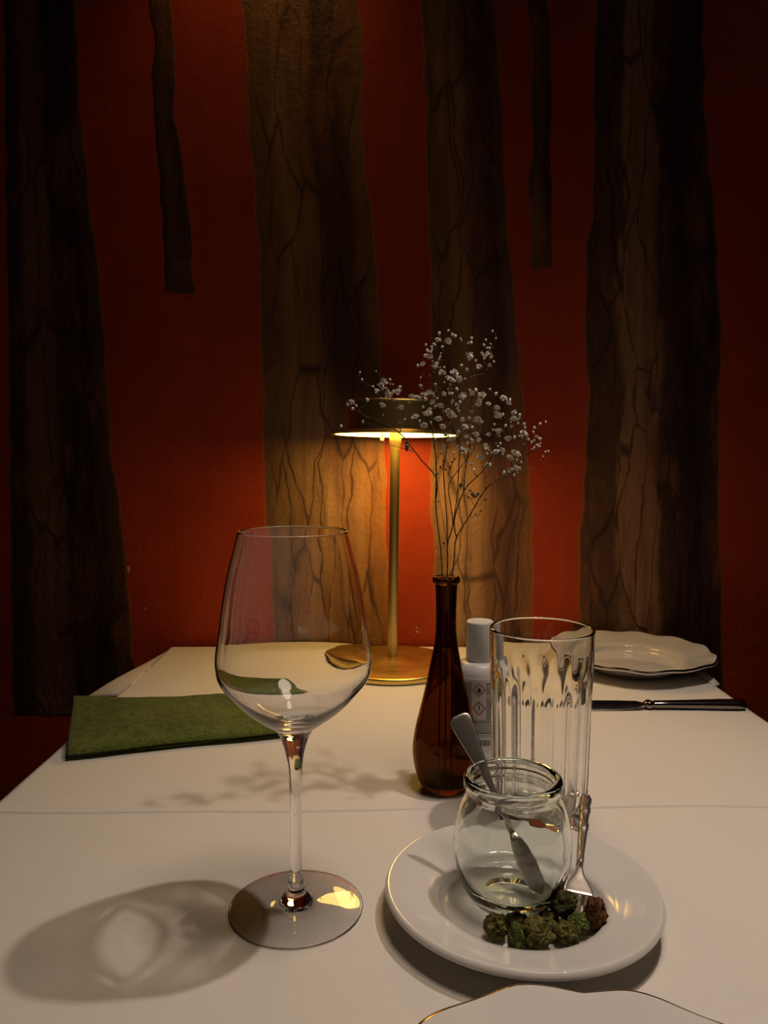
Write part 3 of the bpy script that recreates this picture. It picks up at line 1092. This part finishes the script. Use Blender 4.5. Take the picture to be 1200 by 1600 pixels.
# ------------------------------------------------------------------ white bottle behind the vase
bt = thing('disinfectant_bottle', 'white plastic bottle with warning label, half behind the vase', 'bottle', (0.0915, 0.7220, TZ + .0003))
BR = 0.0240
bd = spline([(0.0, 0.0008), (0.018, 0.0006), (0.0222, 0.0012), (0.0238, 0.004), (BR, 0.009), (BR, 0.040), (BR, 0.074), (0.0236, 0.0795), (0.0222, 0.0845), (0.0195, 0.0885), (0.0165, 0.0905), (0.0120, 0.0912), (0.0, 0.0912)], 5)
bd = [(max(0, r), z) for r, z in bd]
mesh_obj('bottle_body', *lathe(bd, 96), M_PLASTIC, bt)
cp = [(0.0126, 0.0915), (0.0130, 0.0925), (0.0130, 0.1270), (0.0127, 0.1283), (0.0120, 0.1290), (0.0110, 0.1288), (0.0, 0.1288)]
mesh_obj('cap', *lathe(cp, 72), M_PLASTIC, bt)


def cyl(s, z, r):
    """s = arc length right of the point facing the viewer"""
    a = -math.pi / 2 - 0.13 + s / BR
    return Vector((r * math.cos(a), r * math.sin(a), z))


V, F = [], []
for i in range(61):
    s = -0.031 + 0.062 * i / 60
    V += [cyl(s, 0.012, BR + .00015), cyl(s, 0.0755, BR + .00015)]
for i in range(60):
    F.append((2 * i, 2 * i + 2, 2 * i + 3, 2 * i + 1))
lb = mesh_obj('label', V, F, M_LABEL, bt)


def ink(polys, name, mat, r=BR + .0003):
    V, F = [], []
    for pl in polys:
        n = len(V)
        V += [cyl(s, z, r) for s, z in pl]
        F.append(tuple(range(n, n + len(pl))))
    return mesh_obj(name, V, F, mat, lb, False)


def rect(s0, s1, z0, z1):
    return [(s0, z0), (s1, z0), (s1, z1), (s0, z1)]


for zc, kind in ((0.0690, 'flame'), (0.0515, 'mark')):
    d0, d1 = 0.0064, 0.0053
    pol = []
    P = [(0, d0), (d0, 0), (0, -d0), (-d0, 0)]
    Q = [(0, d1), (d1, 0), (0, -d1), (-d1, 0)]
    for k in range(4):
        k2 = (k + 1) % 4
        for m in range(8):
            f0_, f1_ = m / 8, (m + 1) / 8
            lp_ = lambda A, B, f: (A[0] + (B[0] - A[0]) * f, zc + A[1] + (B[1] - A[1]) * f)
            pol.append([lp_(P[k], P[k2], f0_), lp_(P[k], P[k2], f1_), lp_(Q[k], Q[k2], f1_), lp_(Q[k], Q[k2], f0_)])
    ink(pol, 'warning_diamond', M_REDINK)
    if kind == 'flame':
        pts = [(-0.0008, -0.0022), (0.0009, -0.0022), (0.0018, -0.0010), (0.0016, 0.0004), (0.0010, 0.0012), (0.0009, 0.0004), (0.0003, 0.0014), (0.0004, 0.0026),
               (-0.0007, 0.0016), (-0.0010, 0.0004), (-0.0014, 0.0009), (-0.0018, -0.0002), (-0.0016, -0.0013)]
        ink([[(x, zc + y) for x, y in pts], rect(-0.0019, 0.0019, zc - 0.0030, zc - 0.0026)], 'flame_symbol', M_INK)
    else:
        ink([[(-0.0003, zc - 0.0010), (0.0003, zc - 0.0010), (0.0006, zc + 0.0026), (-0.0006, zc + 0.0026)], rect(-0.0005, 0.0005, zc - 0.0026, zc - 0.0016)], 'exclamation_mark', M_INK)
rr = random.Random(2)
pol = []
z = 0.0745
while z > 0.041:
    s = -0.024
    while s < -0.0075:
        w = rr.uniform(0.0008, 0.0028)
        pol.append(rect(s, min(s + w, -0.007), z, z + 0.0006))
        s += w + 0.0005
    if rr.random() < 0.9:
        s = 0.0068
        while s < 0.022:
            w = rr.uniform(0.0008, 0.0028)
            pol.append(rect(s, s + w, z, z + 0.0006))
            s += w + 0.0005
    z -= 0.00115
while z > 0.0235:
    s = -0.0125
    bold = 0.0268 < z < 0.0285 or 0.0365 < z < 0.038
    while s < 0.020:
        w = rr.uniform(0.0007, 0.0026)
        pol.append(rect(s, s + w, z, z + (0.0009 if bold else 0.00042)))
        s += w + 0.0005
    z -= 0.0012 if not bold else 0.0019
ink(pol, 'small_print', M_INK)
pol = []
s = -0.004
while s < 0.011:
    w = rr.choice((0.0002, 0.0004, 0.0006))
    pol.append(rect(s, s + w, 0.0155, 0.0215))
    s += w + rr.choice((0.0003, 0.0005))
ink(pol, 'barcode', M_INK)

# ------------------------------------------------------------------ dried baby's breath in the vase
FLW = """612,96,12 658,102,16 594,115,8 680,68,7 694,75,7 556,116,5 768,106,7 585,140,5 562,172,12 580,175,10 770,172,17 818,157,8 848,160,12 832,172,9 866,175,8 853,213,9 805,222,14 518,213,6 543,210,12 608,203,8 597,222,14 628,246,12 640,250,10 690,250,15 660,276,14 672,280,12 712,284,14 688,288,9 747,232,8 723,212,6 790,190,5 875,195,5
358,287,12 345,310,14 322,330,7 308,312,5 372,340,14 387,358,17 425,341,17 350,403,14 440,414,13 282,374,7 206,388,14 190,396,7 230,402,5
530,310,9 490,360,12 515,368,14 545,352,12 572,343,14 555,375,11 590,386,12 638,348,12 665,345,8 622,403,13 576,436,18 552,442,11 510,455,13 495,460,9 548,498,15 615,468,15 632,502,13 670,450,20 663,428,12 700,400,9 730,358,14 768,345,14 790,327,7 820,356,16 808,380,12 803,398,14 848,396,10 885,345,7 918,370,16 945,392,10 950,372,6 888,415,13 887,448,20 918,442,6 974,436,14 968,465,13 985,470,10 1020,490,8 1022,505,6 900,523,14 930,495,6 850,540,10 798,470,16 815,478,10 770,430,8 762,460,9 730,470,12 738,505,15 712,528,12 745,548,9 790,540,14 770,570,12 805,565,12 830,590,10 848,600,9 810,648,17 850,680,12 768,678,10 780,700,6 724,618,20 710,600,12 748,610,10 640,600,13 660,560,14 650,540,9 690,560,10 600,560,8 942,560,15 905,578,6 1012,535,16 1030,545,8 1052,572,6 1075,548,8 1087,555,6 1065,600,6 912,612,12 888,620,13 870,625,8 970,625,15 988,635,12 950,648,15 985,655,8 975,695,14 988,698,12 945,712,9 922,717,7 960,702,9"""
rg = random.Random(11)
blooms = []
for tok in FLW.split():
    a_, b_, c_ = map(float, tok.split(','))
    blooms.append([480 + a_ / 3, 500 + b_ / 3, c_ / 3, 'w'])
for _ in range(170):     # the many pin-head buds between the open flowers
    q = rg.choice(blooms[:len(blooms)])
    blooms.append([q[0] + rg.gauss(0, 9), q[1] + rg.gauss(0, 9), rg.uniform(1.0, 2.3), 'w'])
for a_, b_, c_ in ((640, 660, 5), (670, 690, 6), (650, 700, 5), (625, 690, 5), (720, 775, 9), (775, 815, 8), (785, 825, 9), (800, 815, 7), (765, 800, 5), (835, 840, 6), (790, 910, 4), (690, 650, 5),
                   (680, 665, 5), (660, 720, 4), (610, 720, 4), (850, 720, 4), (467, 575, 8), (468, 592, 9), (467, 606, 8), (615, 850, 4), (640, 1045, 5), (755, 830, 5), (815, 895, 4)):
    blooms.append([480 + a_ / 3, 500 + b_ / 3, c_ / 3, 'b'])

DV = 0.645
vx0 = 0.0528
roots = [Vector((-0.0022, 0.001, 0.006)), Vector((0.0006, -0.0015, 0.006)), Vector((0.0026, 0.001, 0.006))]
mains = [
    (0, [(633, 1200), (627, 1080), (612, 960), (603, 850), (605, 740), (603, 640), (590, 540), (582, 450)], -0.010),
    (0, [(603, 850), (607, 745), (540, 662), (480, 585), (450, 545), (362, 482), (272, 450), (230, 405)], -0.030),
    (1, [(657, 1200), (657, 1060), (640, 960), (625, 860), (607, 745)], -0.004),
    (1, [(657, 1040), (655, 930), (645, 800), (640, 700), (655, 600), (668, 480), (675, 340), (660, 290)], 0.012),
    (1, [(657, 1040), (683, 960), (672, 860), (664, 770), (720, 690), (780, 610), (800, 520), (815, 420)], 0.022),
    (1, [(683, 960), (700, 850), (708, 740), (715, 620), (720, 520), (705, 400), (700, 300)], -0.016),
    (2, [(680, 1200), (690, 1110), (700, 1020), (760, 920), (835, 795), (900, 745), (960, 712), (1030, 635), (1065, 600)], 0.006),
    (2, [(700, 1020), (690, 935), (735, 800), (790, 740), (838, 690), (880, 600), (890, 520)], -0.020),
    (2, [(835, 795), (832, 740), (815, 670), (812, 640)], 0.012),
    (2, [(735, 800), (742, 700), (760, 600), (762, 500), (775, 400), (770, 330)], 0.026),
]


nodes = []     # position, parent, sprig
key_of = {}


def add_node(p, par, s):
    nodes.append([p, par, s, 0])
    return len(nodes) - 1


for s in range(3):
    # stems run down inside the vase
    nodes_start = Vector((vx0, DV, TZ)) + roots[s]
root_ids = []
for s in range(3):
    bot = Vector((vx0, DV, TZ + 0.012)) + Vector(((s - 1) * 0.006, (s - 1) * 0.004, 0))
    root_ids.append(add_node(bot, -1, s))
used_pt = {}
for s, pl, dz in mains:
    st = pl[0]
    if st in used_pt:
        par = used_pt[st]
        d0 = nodes[par][0].y
        seq = pl[1:]
    else:
        near = [u for u in used_pt if abs(u[0] - st[0]) + abs(u[1] - st[1]) < 35]
        if near and st[1] < 1150:
            k_ = min(near, key=lambda u: abs(u[0] - st[0]) + abs(u[1] - st[1]))
            par = used_pt[k_]
            d0 = nodes[par][0].y
            seq = pl[1:]
        else:
            par = root_ids[s]
            d0 = DV
            seq = pl
    nseq = spline([(a_, b_) for a_, b_ in ([st] + list(seq) if seq is not pl else list(pl))], 3)
    if seq is not pl:
        nseq = nseq[1:]
    for i, (a_, b_) in enumerate(nseq):
        f = (i + 1) / len(nseq)
        y = d0 + dz * f
        if b_ > 1150:
            y = DV + (0.002 * (s - 1))
        p = at_depth(480 + a_ / 3, 500 + b_ / 3, y)
        par = add_node(p, par, s)
        for q in pl:
            if abs(q[0] - a_) < 0.5 and abs(q[1] - b_) < 0.5:
                used_pt.setdefault(q, par)
main_count = len(nodes)
blooms.sort(key=lambda q: (q[0] - 700) ** 2 * 0.6 + (q[1] - 760) ** 2)
heads = []
for px, py, r, kind in blooms:
    best, bi = 1e9, None
    for i, (p, par, s, cnt) in enumerate(nodes):
        if p.z < TZ + 0.195:
            continue
        # rough picture position of the node
        dcam = p.y
        nx_ = 600 + 1200 * p.x / dcam * 0.997
        nz_ = p.z - EYE
        ny_ = 800 - 1200 * math.tan(math.atan2(nz_, p.y) + PITCH)
        dx, dy = nx_ - px, ny_ - py
        if kind == 'w' and dy < 2:
            continue
        c = math.hypot(dx, dy) + (max(0, abs(dx) - dy * 1.2)) * 1.5 + 2.0 * cnt + (14 if math.hypot(dx, dy) < 6 else 0)
        if c < best:
            best, bi = c, i
    if bi is None:
        bi = len(nodes) // 2
    P, s = nodes[bi][0], nodes[bi][2]
    nodes[bi][3] += 1
    y = P.y + rg.gauss(0, 0.006)
    y = min(max(y, DV - 0.05), DV + 0.05)
    T = at_depth(px, py, y)
    mid = P.lerp(T, 0.45) + Vector((rg.gauss(0, .0012), rg.gauss(0, .0012), -0.0015 + rg.gauss(0, .0008)))
    m1 = add_node(mid, bi, s)
    m2 = add_node(T, m1, s)
    heads.append((m2, r, kind, s))

load = [0] * len(nodes)
for i in range(len(nodes) - 1, 0, -1):
    load[i] += 1
    if nodes[i][1] >= 0:
        load[nodes[i][1]] += load[i]


def bloom_mesh(seed, petals=16):
    """ruffled double flower: layered curled petals around a small calyx"""
    r_ = random.Random(seed)
    parts = []
    for k in range(petals):
        lay = k / petals
        az = k * 2.4 + r_.uniform(-.2, .2)
        el = 0.15 + 1.25 * lay
        L = 1.0 - 0.25 * lay
        d = Vector((math.cos(az) * math.cos(el), math.sin(az) * math.cos(el), math.sin(el)))
        side = Vector((-math.sin(az), math.cos(az), 0))
        upv = d.cross(side)
        V, F = [], []
        for i in range(4):
            t = i / 3
            w = 0.42 * math.sin(math.pi * (0.15 + 0.72 * t))
            c = d * (L * t) + upv * (-0.25 * t * t) + Vector((0, 0, 0.1 * t))
            for j in (-1, 0, 1):
                V.append(c + side * w * j + upv * (0.10 * abs(j) + r_.uniform(-.06, .06)))
        for i in range(3):
            for j in range(2):
                a = i * 3 + j
                F.append((a, a + 1, a + 4, a + 3))
        parts.append((V, F))
    bm = bmesh.new()
    bmesh.ops.create_icosphere(bm, subdivisions=1, radius=0.5)
    bm.verts.index_update()
    parts.append(([v.co.copy() for v in bm.verts], [tuple(v.index for v in f.verts) for f in bm.faces]))
    bm.free()
    V, F = merge(parts)
    me = bpy.data.meshes.new('flower')
    me.from_pydata([tuple(v) for v in V], [], F)
    me.update()
    me.materials.append(M_PETAL)
    return me


bmesh_flowers = [bloom_mesh(s) for s in range(4)]


def ball(mat, nm):
    bm = bmesh.new()
    bmesh.ops.create_icosphere(bm, subdivisions=2, radius=0.8)
    for v in bm.verts:
        v.co.z *= 1.25
        v.co *= 1 + 0.18 * noise.noise(v.co * 2)
    me = bpy.data.meshes.new(nm)
    bm.to_mesh(me)
    bm.free()
    me.polygons.foreach_set('use_smooth', [True] * len(me.polygons))
    me.materials.append(mat)
    return me


me_small = ball(M_PETAL, 'flower_bud')
me_bud = ball(M_BUD, 'seed_bud')
SL_ = ['dried white gypsophila sprig, left stem in the vase, branching over the lamp shade',
       'dried white gypsophila sprig, middle stem in the vase, reaching highest',
       'dried white gypsophila sprig, right stem in the vase, leaning to the right']
for s in range(3):
    sg = thing('flower_sprig', SL_[s], 'flowers', (vx0, DV, TZ), "dried flower sprigs in the amber vase")
    inv = Vector((-vx0, -DV, -TZ))
    parts = []
    for i, (p, par, ss, cnt) in enumerate(nodes):
        if ss != s or par < 0:
            continue
        q = nodes[par][0]
        r1 = min(0.0006, 0.00011 + 0.000036 * math.sqrt(load[i]) * 1.25)
        r0 = min(0.0006, 0.00011 + 0.000036 * math.sqrt(load[par]) * 1.25)
        parts.append(tube([q + inv, p + inv], [min(r0, r1 * 1.3), r1], 5))
    mesh_obj('stem', *merge(parts), M_STEM, sg)
    for (ni, r, kind, ss) in heads:
        if ss != s:
            continue
        rad = r * DV / 1200 * 1.35
        if kind == 'b':
            me, nm = me_bud, 'seed_bud'
        elif r < 2.4:
            me, nm = me_small, 'flower_bud'
            rad *= 0.95
        else:
            me, nm = bmesh_flowers[rg.randrange(4)], 'flower'
        o = bpy.data.objects.new(nm, me)
        COL.objects.link(o)
        o.parent = sg
        o.location = nodes[ni][0] + inv
        o.scale = (rad, rad, rad)
        o.rotation_euler = (rg.uniform(-0.2, 1.3), rg.uniform(-.6, .6), rg.uniform(0, 6.28))

for o in (top, wall):
    o.cycles.is_caustics_receiver = True
for o in list(p1.children) + list(p2.children) + list(p3.children):
    o.cycles.is_caustics_receiver = True
